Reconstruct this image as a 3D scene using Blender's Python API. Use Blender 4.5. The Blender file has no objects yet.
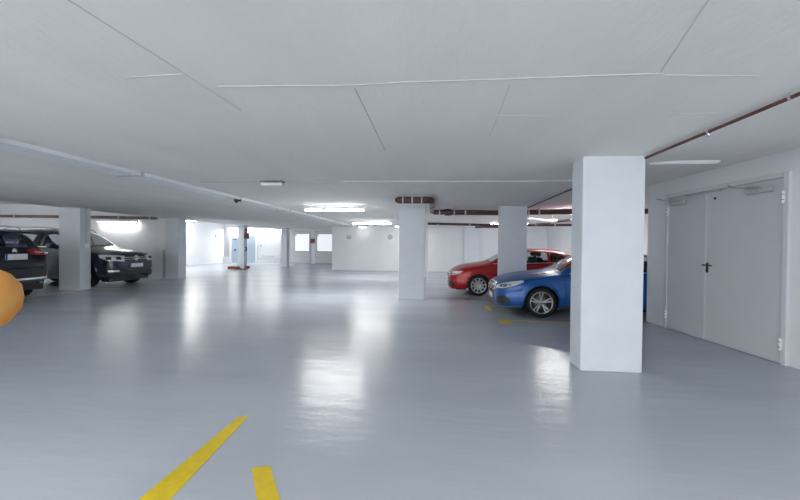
import bpy, bmesh, math, random
import numpy as np
from mathutils import Vector, Matrix
from mathutils.bvhtree import BVHTree
PI = math.pi
SC = bpy.context.scene
COL = SC.collection
random.seed(7)

# ------------------------------------------------------------------ camera
cam_d = bpy.data.cameras.new('camera')
cam_d.sensor_width = 36.0
cam_d.lens = 365.0 * 36.0 / 800.0
cam_d.clip_start = 0.05
cam_d.clip_end = 200
cam = bpy.data.objects.new('camera', cam_d)
COL.objects.link(cam)
RT = Vector((0.99577, 0.09147, 0.008977))
DN = Vector((0.010122, -0.012063, -0.999876))
FW = Vector((-0.091350, 0.995735, -0.012937))
m = Matrix((RT, -DN, -FW)).transposed().to_4x4()
m.translation = (0, 0, 1.55)
cam.matrix_world = m
SC.camera = cam

# ------------------------------------------------------------------ world + exposure
w = bpy.data.worlds.new('world'); SC.world = w
w.use_nodes = True
w.node_tree.nodes['Background'].inputs[0].default_value = (0.75, 0.85, 1.0, 1)
w.node_tree.nodes['Background'].inputs[1].default_value = 0.3
SC.view_settings.view_transform = 'Standard'
SC.view_settings.look = 'None'
SC.view_settings.gamma = 1
SC.view_settings.use_curve_mapping = False
SC.view_settings.exposure = 0.38
SC.cycles.use_denoising = True
SC.cycles.max_bounces = 10
SC.cycles.diffuse_bounces = 6
SC.cycles.transparent_max_bounces = 12
SC.cycles.caustics_reflective = False
LAMP_W = 36.0          # watts of one 1.8 m tube
def area(name, loc, rot, sx, sy, e, col):
    l = bpy.data.lights.new(name, 'AREA'); l.shape = 'RECTANGLE'; l.size = sx; l.size_y = sy; l.energy = e; l.color = col
    o = bpy.data.objects.new(name, l); COL.objects.link(o); o.location = loc; o.rotation_euler = rot
area('rear_fill_light', (-5, -8.8, 1.4), (PI / 2, 0, PI), 20, 2.3, 560, (1.0, .975, .93))  # added fill panel in front of the closed rear wall, no entrance there
H = 2.676              # clear height under the main slab
HB = 3.30              # clear height over the left parking bays
HR = 2.90              # clear height at the door wall


# ------------------------------------------------------------------ materials
def mat(name, col, rough=.5, metal=0.0, spec=.5, noise=0.0, nscale=6.0, bump=0.0, bscale=60.0,
        coat=0.0, emit=None, emit_s=0.0, stretch=None, rvar=0.0):
    m = bpy.data.materials.new(name); m.use_nodes = True
    nt = m.node_tree; n = nt.nodes; b = n['Principled BSDF']
    b.inputs['Base Color'].default_value = (*col, 1)
    b.inputs['Roughness'].default_value = rough
    b.inputs['Metallic'].default_value = metal
    b.inputs['Specular IOR Level'].default_value = spec
    b.inputs['Coat Weight'].default_value = coat
    b.inputs['Coat Roughness'].default_value = .06
    if emit:
        b.inputs['Emission Color'].default_value = (*emit, 1)
        b.inputs['Emission Strength'].default_value = emit_s
    if noise or bump or rvar:
        tc = n.new('ShaderNodeTexCoord'); mp = n.new('ShaderNodeMapping')
        nt.links.new(tc.outputs['Object'], mp.inputs[0])
        if stretch: mp.inputs['Scale'].default_value = stretch
    if noise:
        t = n.new('ShaderNodeTexNoise'); t.inputs['Scale'].default_value = nscale
        t.inputs['Detail'].default_value = 6
        r = n.new('ShaderNodeValToRGB')
        r.color_ramp.elements[0].position = .3; r.color_ramp.elements[1].position = .7
        r.color_ramp.elements[0].color = (*[c * (1 - noise) for c in col], 1)
        r.color_ramp.elements[1].color = (*[min(1, c * (1 + noise)) for c in col], 1)
        nt.links.new(mp.outputs[0], t.inputs[0]); nt.links.new(t.outputs[0], r.inputs[0])
        nt.links.new(r.outputs[0], b.inputs['Base Color'])
        if rvar:
            mr = n.new('ShaderNodeMapRange')
            mr.inputs[3].default_value = rough - rvar; mr.inputs[4].default_value = rough + rvar
            nt.links.new(t.outputs[0], mr.inputs[0]); nt.links.new(mr.outputs[0], b.inputs['Roughness'])
    if bump:
        t2 = n.new('ShaderNodeTexNoise'); t2.inputs['Scale'].default_value = bscale
        t2.inputs['Detail'].default_value = 4
        bp = n.new('ShaderNodeBump'); bp.inputs['Strength'].default_value = bump
        bp.inputs['Distance'].default_value = .02
        nt.links.new(mp.outputs[0], t2.inputs[0]); nt.links.new(t2.outputs[0], bp.inputs['Height'])
        nt.links.new(bp.outputs[0], b.inputs['Normal'])
    return m


def glass_mat(name, tint, base_rough=.03, ior=1.5):
    m = bpy.data.materials.new(name); m.use_nodes = True
    nt = m.node_tree; n = nt.nodes; n.remove(n['Principled BSDF'])
    out = n['Material Output']
    tr = n.new('ShaderNodeBsdfTransparent'); tr.inputs[0].default_value = (*tint, 1)
    gl = n.new('ShaderNodeBsdfGlossy'); gl.inputs['Roughness'].default_value = base_rough
    lw = n.new('ShaderNodeLayerWeight'); lw.inputs[0].default_value = .5
    pw = n.new('ShaderNodeMath'); pw.operation = 'POWER'; pw.inputs[1].default_value = 4.0
    fr = n.new('ShaderNodeMath'); fr.operation = 'MULTIPLY_ADD'; fr.use_clamp = True
    f0 = ((ior - 1) / (ior + 1)) ** 2
    fr.inputs[1].default_value = 1 - f0; fr.inputs[2].default_value = f0
    nt.links.new(lw.outputs['Facing'], pw.inputs[0]); nt.links.new(pw.outputs[0], fr.inputs[0])
    mx = n.new('ShaderNodeMixShader')
    nt.links.new(fr.outputs[0], mx.inputs[0]); nt.links.new(tr.outputs[0], mx.inputs[1])
    nt.links.new(gl.outputs[0], mx.inputs[2]); nt.links.new(mx.outputs[0], out.inputs[0])
    return m


M = {}
M['floor'] = mat('grey epoxy floor', (.42, .462, .52), .25, 0, .42, .05, .7, .26, 4.5, rvar=.05, stretch=(.45, 1.6, 1))
M['ceiling'] = mat('painted concrete ceiling', (.90, .88, .845), .85, 0, .2, .035, 1.6, .2, 26, stretch=(1, .35, 1))
M['wall'] = mat('white painted wall', (.82, .835, .86), .7, 0, .3, .02, 2.0, .12, 40)
M['column'] = mat('white painted concrete column', (.70, .74, .79), .6, 0, .3, .03, 3.0, .18, 30)
M['seam'] = mat('white seam filler', (.66, .68, .70), .6)
M['seam_dark'] = mat('grey seam line', (.5, .5, .5), .7)
M['seam_dark2'] = mat('mid grey plastic', (.16, .16, .17), .6)
M['signal_brown'] = mat('dark brown red plastic', (.07, .03, .028), .5)
M['greybrown'] = mat('grey brown pipe paint', (.20, .135, .12), .5, 0, .4, .2, 5)
M['yellow'] = mat('yellow line paint', (.66, .49, .012), .45, 0, .4, .08, 14)
M['yellow_worn'] = mat('faded yellow line paint', (.50, .33, .10), .45, 0, .4, .2, 14)
M['white_enamel'] = mat('white enamelled metal', (.88, .9, .92), .4, 0, .5)
M['lamp_white'] = mat('lamp housing', (.78, .8, .82), .4)
M['tube'] = mat('lit fluorescent tube', (1, 1, 1), .4, emit=(1.0, .99, .97), emit_s=45)
M['tube_soft'] = mat('lit fluorescent tube, dimmer', (1, 1, 1), .4, emit=(1.0, .99, .97), emit_s=9)
M['tube_off'] = mat('unlit diffuser', (.72, .75, .78), .35)
M['brown_pipe'] = mat('brown painted pipe', (.085, .045, .04), .45, 0, .5, .25, 5)
M['red_pipe'] = mat('red brown primer pipe', (.12, .045, .03), .5, 0, .4, .3, 7)
M['silver'] = mat('galvanised steel', (.55, .57, .6), .35, .7, .5, .1, 9)
M['clamp'] = mat('pale clamp', (.6, .6, .6), .4, .3)
M['door'] = mat('light grey door enamel', (.60, .63, .66), .5, 0, .3, .02, 1.5)
M['door_frame'] = mat('door frame enamel', (.68, .70, .74), .5)
M['black'] = mat('black plastic', (.012, .012, .014), .4)
M['darkgrey'] = mat('dark grey plastic', (.04, .042, .05), .5)
M['rubber'] = mat('tyre rubber', (.012, .012, .014), .75, 0, .3)
M['alloy'] = mat('silver alloy', (.40, .41, .43), .28, .85)
M['alloy_dark'] = mat('dark alloy', (.05, .05, .055), .4, .5)
M['disc'] = mat('brake disc steel', (.28, .28, .29), .35, .8)
M['chrome'] = mat('chrome', (.75, .77, .8), .12, 1)
M['plate'] = mat('white number plate', (.72, .74, .76), .45)
M['plate_blue'] = mat('blue plate band', (.01, .05, .35), .45)
M['lamp_glass'] = mat('headlamp lens', (.78, .8, .84), .1, .2, .8, coat=.8)
M['lamp_dark'] = mat('headlamp interior', (.05, .055, .065), .2, .3)
M['tail_red'] = mat('red tail lamp', (.42, .015, .012), .15, 0, .6, coat=.6)
M['tail_clear'] = mat('pale tail lamp strip', (.65, .35, .3), .2, coat=.4)
M['carseat'] = mat('dark seat fabric', (.02, .021, .025), .85)
M['blue_paint'] = mat('metallic blue paint', (.004, .082, .32), .3, .2, .3, coat=.35)
M['red_paint'] = mat('red car paint', (.33, .004, .008), .3, .1, .3, coat=.35)
M['slate_paint'] = mat('dark blue grey paint', (.014, .020, .044), .32, .2, .4, coat=.55)
M['black_paint'] = mat('black blue paint', (.005, .007, .016), .35, .0, .3, coat=.25)
M['glass'] = glass_mat('car window glass', (.72, .76, .80))
M['glass_light'] = glass_mat('windscreen glass', (.74, .78, .80), ior=2.1)
M['glass_dark'] = glass_mat('tinted rear window glass', (.16, .18, .24))
M['opaque_white'] = mat('bright white panel', (.80, .82, .84), .5)
M['lit_window'] = mat('frosted window lit from behind', (.8, .82, .85), .5, emit=(.93, .95, 1.0), emit_s=.45)
M['grey_panel'] = mat('grey wall panel', (.45, .47, .49), .6)
M['grey_block'] = mat('pale grey painted block', (.66, .665, .68), .65)
M['blue_grey_door'] = mat('blue grey door', (.40, .48, .56), .5)
M['red_plastic'] = mat('red plastic', (.36, .06, .045), .4)
M['dark_red'] = mat('dark red rubber', (.22, .06, .045), .5)


# ------------------------------------------------------------------ mesh helper
class MB:
    def __init__(s): s.v = []; s.f = []; s.sm = []; s.marks = []
    def mark(s): s.marks.append((len(s.v), len(s.f))); return s
    def build_each(s, name, material, parent=None):
        ms = s.marks + [(len(s.v), len(s.f))]
        for (v0, f0), (v1, f1) in zip(ms, ms[1:]):
            q = MB(); q.v = s.v[v0:v1]; q.f = [tuple(i - v0 for i in f) for f in s.f[f0:f1]]; q.sm = s.sm[f0:f1]
            if q.f: q.build(name, material, parent)
    def add(s, vs, fs, smooth=False, mi=None):
        o = len(s.v); s.v += [tuple(v) for v in vs]
        for f in fs: s.f.append(tuple(i + o for i in f)); s.sm.append(smooth)
        return s
    def box(s, x0, x1, y0, y1, z0, z1, bev=0.0):
        if bev <= 0:
            vs = [(x, y, z) for z in (z0, z1) for y in (y0, y1) for x in (x0, x1)]
            fs = [(0, 2, 3, 1), (4, 5, 7, 6), (0, 1, 5, 4), (2, 6, 7, 3), (0, 4, 6, 2), (1, 3, 7, 5)]
            return s.add(vs, fs)
        bm = bmesh.new(); bmesh.ops.create_cube(bm, size=1)
        for v in bm.verts:
            v.co = Vector(((x0 + x1) / 2 + v.co.x * (x1 - x0), (y0 + y1) / 2 + v.co.y * (y1 - y0), (z0 + z1) / 2 + v.co.z * (z1 - z0)))
        bmesh.ops.bevel(bm, geom=bm.edges[:], offset=bev, segments=2, affect='EDGES', profile=.5)
        bm.verts.index_update()
        s.add([v.co[:] for v in bm.verts], [[v.index for v in f.verts] for f in bm.faces]); bm.free()
        return s
    def prism(s, poly, a, b, axis='z'):
        n = len(poly)
        def P(p, t):
            if axis == 'z': return (p[0], p[1], t)
            if axis == 'x': return (t, p[0], p[1])
            return (p[0], t, p[1])
        vs = [P(p, a) for p in poly] + [P(p, b) for p in poly]
        fs = [tuple(range(n))[::-1], tuple(range(n, 2 * n))] + [(i, (i + 1) % n, n + (i + 1) % n, n + i) for i in range(n)]
        return s.add(vs, fs)
    def tube(s, pts, r, n=12, cap=True):
        pts = [Vector(p) for p in pts]
        rr = r if isinstance(r, (list, tuple)) else [r] * len(pts)
        rings = []; up = None
        for i, p in enumerate(pts):
            if i == 0: t = pts[1] - p
            elif i == len(pts) - 1: t = p - pts[i - 1]
            else: t = (pts[i + 1] - p).normalized() + (p - pts[i - 1]).normalized()
            t.normalize()
            if up is None:
                up = Vector((0, 0, 1)) if abs(t.z) < .9 else Vector((1, 0, 0))
            a = t.cross(up).normalized(); b = a.cross(t).normalized(); up = b
            rings.append([p + a * math.cos(2 * PI * k / n) * rr[i] + b * math.sin(2 * PI * k / n) * rr[i] for k in range(n)])
        vs = [v for ring in rings for v in ring]; fs = []
        for i in range(len(rings) - 1):
            for k in range(n):
                fs.append((i * n + k, i * n + (k + 1) % n, (i + 1) * n + (k + 1) % n, (i + 1) * n + k))
        s.add(vs, fs, True)
        if cap:
            s.add(rings[0], [tuple(range(n))[::-1]]); s.add(rings[-1], [tuple(range(n))])
        return s
    def lathe(s, prof, c=(0, 0, 0), axis='y', n=40, closed=False):
        # prof = [(radius, offset along axis)]
        vs = []
        for r, t in prof:
            for k in range(n):
                a = 2 * PI * k / n; u = r * math.cos(a); v = r * math.sin(a)
                if axis == 'y': vs.append((c[0] + u, c[1] + t, c[2] + v))
                elif axis == 'z': vs.append((c[0] + u, c[1] + v, c[2] + t))
                else: vs.append((c[0] + t, c[1] + u, c[2] + v))
        fs = []; m_ = len(prof)
        for i in range(m_ if closed else m_ - 1):
            j = (i + 1) % m_
            for k in range(n):
                fs.append((i * n + k, i * n + (k + 1) % n, j * n + (k + 1) % n, j * n + k))
        return s.add(vs, fs, True)
    def build(s, name, material, parent=None, loc=None):
        me = bpy.data.meshes.new(name); 
        vs = s.v
        if loc is not None: vs = [(v[0] - loc[0], v[1] - loc[1], v[2] - loc[2]) for v in vs]
        me.from_pydata(vs, [], s.f); me.update()
        bm = bmesh.new(); bm.from_mesh(me); bmesh.ops.recalc_face_normals(bm, faces=bm.faces); bm.to_mesh(me); bm.free()
        for p, q in zip(me.polygons, s.sm): p.use_smooth = q
        me.materials.append(material)
        o = bpy.data.objects.new(name, me); COL.objects.link(o)
        if parent: o.parent = parent
        if loc is not None: o.location = loc
        return o


def tag(o, label=None, cat=None, group=None, kind=None):
    if label: o['label'] = label
    if cat: o['category'] = cat
    if group: o['group'] = group
    if kind: o['kind'] = kind
    return o


def empty(name, loc, rz=0.0, label=None, cat=None, group=None, kind=None):
    o = bpy.data.objects.new(name, None); COL.objects.link(o)
    o.empty_display_size = .1
    o.location = loc; o.rotation_euler = (0, 0, rz)
    return tag(o, label, cat, group, kind)


def copy_tree(o, parent=None):
    c = o.copy(); COL.objects.link(c)
    if parent: c.parent = parent
    for ch in list(o.children): copy_tree(ch, c)
    return c


# ------------------------------------------------------------------ the shell
XL, XR, YB, YF = -20.5, 6.6, -9.0, 28.4
def wall_x(y): return 4.70 - (y - 5.12) * .075          # the door wall runs very slightly skew

tag(MB().box(XL, XR, YB, YF, -.25, 0).build('floor', M['floor']), 'glossy blue grey epoxy garage floor reflecting the lamps', 'floor', kind='structure')
c = MB()
c.box(-12.0, 2.62, YB, YF, H, HB + .3)
tag(c.build('ceiling', M['ceiling']), 'matt grey painted concrete ceiling slab', 'ceiling', kind='structure')
tag(MB().prism([(2.62, H), (wall_x(0), HR), (XR, HR), (XR, HR + .6), (2.62, HB + .3)], YB, YF, 'y').build('ceiling', M['ceiling']), 'grey concrete ceiling rising towards the door wall', 'ceiling', kind='structure')
tag(MB().box(XL, -12.0, YB, YF, HB, HB + .3).build('ceiling', M['ceiling']), 'raised ceiling over the left parking bays', 'ceiling', kind='structure')
tag(MB().box(XL - .3, XL, YB, YF, 0, HB).build('wall_left', M['wall']), 'white wall left of the parked dark cars', 'wall', kind='structure')
tag(MB().box(XL, -11.75, 15.4, 15.65, 0, HB).build('wall_bay', M['wall']), 'white wall beyond the dark car, lit by a wall tube', 'wall', kind='structure')
tag(MB().box(-17.25, -17.0, 15.65, YF, 0, HB).build('wall_far_left', M['wall']), 'far white side wall between the column and the back wall', 'wall', kind='structure')
tag(MB().box(XL, XR, YF, YF + .3, 0, HB).build('wall_back', M['wall']), 'far white back wall with pale doors', 'wall', kind='structure')
tag(MB().box(-6.2, XR, 21.9, YF, 0, HR + .02).build('wall_front_block', M['wall']), 'flat white wall block behind the central column', 'wall', kind='structure')
tag(MB().box(XR, XR + .3, 8.11, YF, 0, HR).build('wall_bay_right', M['wall']), 'white side wall behind the red and blue cars', 'wall', kind='structure')
wr = MB().prism([(wall_x(YB), YB), (wall_x(8.11), 8.11), (XR + .3, 8.11), (XR + .3, YB)], 0, HR + .02)
tag(wr.build('wall_right', M['wall']), 'white wall on the right holding the double door', 'wall', kind='structure')
tag(MB().box(XL, XR, YB - .3, YB, 0, HB).build('wall_rear', M['wall']), 'white wall at the near end of the garage', 'wall', kind='structure')

# thin skim seams on the ceiling
seam_n = [0]
def seam(pts, wd=.016, m_='seam', z=None, th=.003, lab=''):
    seam_n[0] += 1
    mb = MB()
    for (x0, y0), (x1, y1) in zip(pts, pts[1:]):
        d = Vector((x1 - x0, y1 - y0)).normalized(); nx, ny = -d.y * wd / 2, d.x * wd / 2
        mb.prism([(x0 - nx, y0 - ny), (x1 - nx, y1 - ny), (x1 + nx, y1 + ny), (x0 + nx, y0 + ny)], H - th, H + .001)
    tag(mb.build('trim_%d' % seam_n[0], M[m_]), lab, 'ceiling seam', kind='structure')
seam([(-1.55, 2.50), (-.57, 2.55), (-.242, 2.53), (1.464, 2.52)], .014, lab='long bright skim seam crossing the ceiling from left of centre to the upper right')
seam([(1.50, 2.545), (2.10, 2.60)], .008, lab='short pale seam at the right end of the long ceiling seam')
seam([(-2.10, 2.32), (-1.657, 2.30)], .010, lab='short pale seam on the ceiling at the upper left')
seam([(-1.70, 1.55), (-1.655, 2.30), (-1.625, 2.95)], .008, lab='thin slanting seam running from the top edge at the upper left')
seam([(-.575, 2.60), (-.583, 4.3)], .007, 'seam_dark', lab='dark hairline joint slanting down from the long ceiling seam, left of centre')
seam([(1.23, 1.79), (1.44, 2.50)], .009, lab='rough slanting seam at the upper right of the ceiling')
seam([(.52, 2.62), (.545, 3.23), (.56, 3.8)], .006, lab='faint slanting hairline right of centre below the long seam')
seam([(.545, 3.235), (1.03, 3.27)], .007, lab='faint short seam right of centre below the long seam')
seam([(-4.3, 6.38), (-3.1, 6.36), (-1.7, 6.38)], .02, 'seam_dark', lab='dark joint line beside the small flat ceiling lamp')
seam([(-1.6, 6.36), (2.55, 6.50)], .035, 'seam', th=.012, lab='straight pale seam across the ceiling before the column heads')
seam([(1.95, 3.27), (2.33, 3.30)], .008, lab='short pale seam beside the thin red brown pipe')

# ------------------------------------------------------------------ columns
def column(x0, x1, y0, y1, label, z=H, skirt=False):
    cx, cy = (x0 + x1) / 2, (y0 + y1) / 2
    mb = MB().box(x0, x1, y0, y1, 0, z + .002, .014)
    return tag(mb.build('column', M['column'], loc=(cx, cy, 0)), label, 'column', 'concrete columns')
column(1.838, 2.575, 4.73, 5.09, 'large white square column in front of the blue car and double door')
column(-.996, -.241, 10.38, 10.74, 'white column in the middle of the floor with brown pipe at its head')
column(1.865, 2.605, 10.5, 10.86, 'white column between the red hatchback and the blue car')
column(-12.13, -11.38, 10.80, 11.18, 'white column in front of the dark SUV with a grey conduit on its side')
column(-11.72, -11.10, 15.0, 15.5, 'white column at the end of the wall beyond the dark SUV')
column(-.998, -.27, 17.4, 17.76, 'narrow strip of white column half hidden behind the middle column')
column(-11.52, -11.15, 20.65, 21.0, 'slim far column with a red rubber guard round its foot')
column(-10.42, -10.02, 24.2, 24.7, 'slim white far column between the bright opening and the grey garage doors')
column(1.79, 2.68, 21.62, 21.9, 'shallow white pier on the back wall left of the red car roof', HR - .04)

# ------------------------------------------------------------------ lamps
def lamp_part(root, L, lit=True, power=1.0, drop=0.0, wall=False):
    # origin = centre of the underside of the fitting's mounting surface; runs along x
    hb = MB().box(-L / 2, L / 2, -.045, .045, -.055 - drop, -drop, .006)
    if drop > 0:
        for sx in (-.35, .35): hb.tube([(sx * L, 0, -drop - .01), (sx * L, 0, 0)], .006, 6)
    hb.build('housing', M['lamp_white'], root)
    if wall: MB().box(-L * .4, L * .4, .03, wall, -.045, -.015, .004).build('wall_bracket', M['lamp_white'], root)
    for sx in (-1, 1): MB().box(sx * (L / 2 - .012) - .012, sx * (L / 2 - .012) + .012, -.025, .025, -.10 - drop, -.05 - drop, .004).build('end_cap', M['lamp_white'], root)
    MB().tube([(-L / 2 + .02, 0, -.080 - drop), (L / 2 - .02, 0, -.080 - drop)], .021, 14).build('tube', (M['tube'] if power > .5 and not wall else M['tube_soft']) if lit else M['tube_off'], root)
    if lit:
        ld = bpy.data.lights.new('tube_light', 'AREA'); ld.shape = 'RECTANGLE'; ld.size = L * .95; ld.size_y = .05
        ld.energy = LAMP_W * power * L / 1.8; ld.color = (1.0, .985, .955)
        lo = bpy.data.objects.new('tube_light', ld); COL.objects.link(lo); lo.parent = root; lo.location = (0, 0, -.105 - drop)
def lamp(x, y, z, L, label, rz=0.0, lit=True, power=1.0, drop=0.0, wall=False):
    r = empty('fluorescent_lamp', (x, y, z), rz, label, 'lamp', 'fluorescent ceiling lamps')
    lamp_part(r, L, lit, power, drop, wall); return r
lamp(-2.87, 10.37, H, 1.78, 'lit fluorescent tube nearest the camera, left of the middle column', drop=.05, power=1.5)
lamp(-2.90, 17.0, H, 1.86, 'lit fluorescent tube on the ceiling close beside the middle column head', drop=.05, power=1.3)
lamp(-14.2, 15.22, 2.56, 1.95, 'lit fluorescent tube on the wall above the dark SUV bonnet', power=.22, wall=.18)
lamp(-16.0, 23.4, HB, 1.55, 'lit tube at the ceiling edge right of the column by the wall end', drop=.15)
lamp(-15.4, 28.2, 2.86, 2.3, 'lit tube above the blue grey door on the back wall', power=1.3, wall=.2)
lamp(-13.0, 28.2, 2.84, 1.9, 'lit tube above the bright opening on the back wall', power=1.3, wall=.2)
lamp(-4.22, 21.4, H, .5, 'short lit fitting where the ceiling trunking ends', power=.1)
lamp(-1.45, 20.6, H, 1.5, 'lit tube over the block wall partly behind the middle column', power=.35)
lamp(4.4, 13.0, 2.765, 1.5, 'lit tube over the red car mostly hidden behind the brown cross pipe', power=2.0)
lamp(3.6, 17.9, 2.69, 1.8, 'lit tube at the back above the red car', power=1.0)
e = empty('light_batten', (3.36, 5.30, 2.735), 0, 'unlit slim batten on the ceiling right of the large column', 'lamp')
MB().box(-.46, .46, -.022, .022, -.035, -.003, .004).build('housing', M['lamp_white'], e)
MB().box(-.43, .43, -.016, .016, -.052, -.033, .006).build('diffuser', M['tube_off'], e)
for x, y, p in ((-2.9, 1.6, .75), (-2.9, -4.5, 2), (1.6, 1.4, .6), (1.6, -4.5, 2), (-9, 1.2, 1.8), (-9, -5, 2.2)):
    lamp(x, y - 1.2, H, 1.8, 'lit fluorescent tube on the ceiling behind the camera', power=p)
for x, y, p in ((-16.5, 4.0, 2.2), (-18.8, 9.0, 2.5)):  # unseen tubes added to brighten the left bays and their cars
    lamp(x, y, HB, 1.8, 'added tube over the left parking bays, outside the picture, brightening the cars', power=p)
lamp(-14.4, 19.5, HB, 1.8, 'added tube hidden above the slab edge, brightening the far left', power=3.2)  # added out of sight to lift the light at the far left

# small unlit emergency lamp
e = empty('emergency_lamp', (-2.88, 6.30, H), 0, 'small flat white box lamp on the ceiling left of the nearest tube', 'lamp')
MB().box(-.21, .21, -.055, .055, -.03, 0, .006).build('base', M['seam_dark2'], e)
MB().box(-.20, .20, -.05, .05, -.085, -.03, .01).build('diffuser', M['tube_off'], e)

# ------------------------------------------------------------------ trunking on the ceiling
e = empty('cable_trunking', (-4.77, 3.3, H), 0, 'long pale cable trunking running from upper left along the ceiling', 'trunking')
MB().box(-.28, -.07, 0, 17.9, -.045, 0, .004).build('channel', M['white_enamel'], e)
MB().box(.0, .14, 0, 17.9, -.055, 0, .004).build('channel', M['white_enamel'], e)
cb = MB()
for k in range(6): cb.mark().box(-.29, .15, 2.1 + k * 3, 2.16 + k * 3, -.06, 0, .003)
cb.build_each('bracket', M['silver'], e)
MB().box(.02, .22, -.02, .12, -.09, 0, .008).build('junction_box', M['white_enamel'], e)
e = empty('ceiling_sensor', (-4.72, 8.37, H - .06), 0, 'small dark triangular sensor under the ceiling trunking', 'sensor')
MB().lathe([(.0, -.09), (.025, -.085), (.05, -.03), (.055, 0), (0, 0)], axis='z', n=20).build('sensor_dome', M['darkgrey'], e)
MB().box(.02, .12, -.02, .02, -.05, -.01, .006).build('bracket', M['darkgrey'], e)

# ------------------------------------------------------------------ pipes
def clampring(mb, p, d, r, wd=.03):
    mb.mark()
    p = Vector(p); d = Vector(d).normalized(); mb.tube([p - d * wd / 2, p + d * wd / 2], r, 16)
# straight red-brown pipe under the ceiling, along the aisle
e = empty('sprinkler_pipe', (2.60, -2.0, H), 0, 'thin red brown pipe running under the ceiling from upper right to the columns', 'pipe')
MB().tube([(-.06, 0, -.032), (-.03, 6.6, -.032), (.04, 12.6, -.032)], .015, 12).build('pipe_run', M['red_pipe'], e)
cl = MB()
for yy in (4.9, 5.7, 7.6, 9.6, 11.6):
    xx = -.06 + .03 * min(yy, 6.6) / 6.6 + max(0, yy - 6.6) * .07 / 6
    clampring(cl, (xx, yy, -.032), (0, 1, 0), .019, .02); cl.box(xx - .004, xx + .004, yy - .012, yy + .012, -.03, 0)
cl.build_each('pipe_clip', M['clamp'], e)
MB().lathe([(0, -.075), (.012, -.073), (.014, -.04), (.008, -.035), (.008, 0)], c=(-.03, 5.7, 0), axis='z', n=14).build('sprinkler_head', M['chrome'], e)

# thick brown pipe that passes before the middle column's head, turns back and runs across
e = empty('drain_pipe', (-.45, 8.15, H), 0, 'thick brown pipe with pale clamps at the head of the middle column', 'pipe')
MB().tube([(-.42, 0, -.115), (-.40, 0, -.115), (-.34, 0, -.115), (.30, 0, -.115), (.37, .03, -.115), (.40, .10, -.115), (.40, .25, -.12)],
          [.02, .05, .078, .078, .075, .07, .065], 18).build('pipe_run', M['brown_pipe'], e)
MB().tube([(.40, .2, -.12), (.40, 1.4, -.12), (.39, 2.63, -.12), (.42, 2.78, -.125), (.5, 2.83, -.125)], .065, 14).build('pipe_branch', M['brown_pipe'], e)
MB().tube([(.45, 2.83, -.125), (2.4, 2.85, -.14), (4.6, 2.88, -.10), (6.9, 2.98, -.08)], .078, 14).build('cross_pipe', M['brown_pipe'], e)
cl = MB()
for xx in (-.24, -.03, .18): clampring(cl, (xx, 0, -.115), (1, 0, 0), .084, .03); cl.box(xx - .015, xx + .015, -.01, .01, -.04, 0)
for yy in (.6, 1.7): clampring(cl, (.40, yy, -.12), (0, 1, 0), .07, .05); cl.box(.39, .41, yy - .01, yy + .01, -.06, 0)
for xx in (.62, 1.05, 1.38, 3.2, 3.5, 4.6): clampring(cl, (xx, 2.84, -.13), (1, 0, 0), .09, .04); cl.box(xx - .01, xx + .01, 2.83, 2.85, -.06, .02 if xx < 3.1 else .12)
cl.build_each('pipe_clamp', M['clamp'], e)
tj = MB(); tj.tube([(.78, 2.83, -.13), (.95, 2.83, -.13)], .10, 16); tj.tube([(.86, 2.76, -.13), (.86, 2.60, -.17)], .06, 14); tj.build('tee_joint', M['brown_pipe'], e)

e = empty('water_pipe', (-.3, 17.2, H), 0, 'brown pipe crossing far back below the thicker one', 'pipe')
MB().tube([(.02, 0, -.10), (3.4, .05, -.155), (6.9, .1, -.13)], .058, 12).build('pipe_run', M['brown_pipe'], e)
MB().tube([(2.2, -.12, -.26), (2.6, -.12, -.25), (3.9, -.12, -.25)], .045, 12).build('pipe_branch', M['brown_pipe'], e)
cl = MB()
for xx in (.5, 1.96, 3.0, 4.4, 5.8): clampring(cl, (xx, 0.02, -.135), (1, 0, 0), .072, .05); cl.box(xx - .01, xx + .01, .0, .02, -.08, .05 if xx < 3 else .2)
cl.build_each('pipe_clamp', M['clamp'], e)
e = empty('branch_pipe', (4.42, 17.05, H), 0, 'slanting thin brown pipe above the red car roof', 'pipe')
MB().tube([(.05, 0, -.15), (.60, -4.4, -.16), (.75, -5.2, -.16)], .045, 12).build('pipe_run', M['brown_pipe'], e)
cl = MB()
for t in (.1, .45, .8): clampring(cl, (.05 + .55 * t, -4.4 * t, -.155), (.12, -1, 0), .055, .05); cl.box(.05 + .55 * t - .008, .05 + .55 * t + .008, -4.4 * t - .01, -4.4 * t + .01, -.12, .19)
cl.build_each('pipe_clip', M['clamp'], e)
e = empty('ventilation_duct', (3.4, 13.9, H), 0, 'short silver duct hanging above the red car beside the column', 'duct')
MB().tube([(0, 0, -.10), (.35, .02, -.10), (.65, .0, -.16), (1.1, 0, -.16)], .085, 16).build('duct_run', M['silver'], e)
cl = MB()
for xx in (.12, .95): clampring(cl, (xx, 0, -.10 if xx < .5 else -.16), (1, 0, 0), .095, .04); cl.box(xx - .008, xx + .008, -.01, .01, -.06, .15)
cl.build_each('duct_clamp', M['clamp'], e)
# pipe along the bay wall on the left
e = empty('wall_pipe', (XL, 15.22, 2.66), 0, 'brown pipe along the top of the wall above the dark SUV', 'pipe')
MB().tube([(0, 0, .09), (3.4, 0, .06), (7.4, 0, .02), (8.2, 0, .0)], .062, 12).build('pipe_run', M['greybrown'], e)
cl = MB()
for xx in (1.2, 3.7, 6.4, 7.9): clampring(cl, (xx, 0, .08 - xx * .0085), (1, 0, 0), .07, .05); cl.box(xx - .01, xx + .01, 0, .18, .06 - xx * .0085, .08 - xx * .0085)
cl.build_each('pipe_clip', M['clamp'], e)
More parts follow.
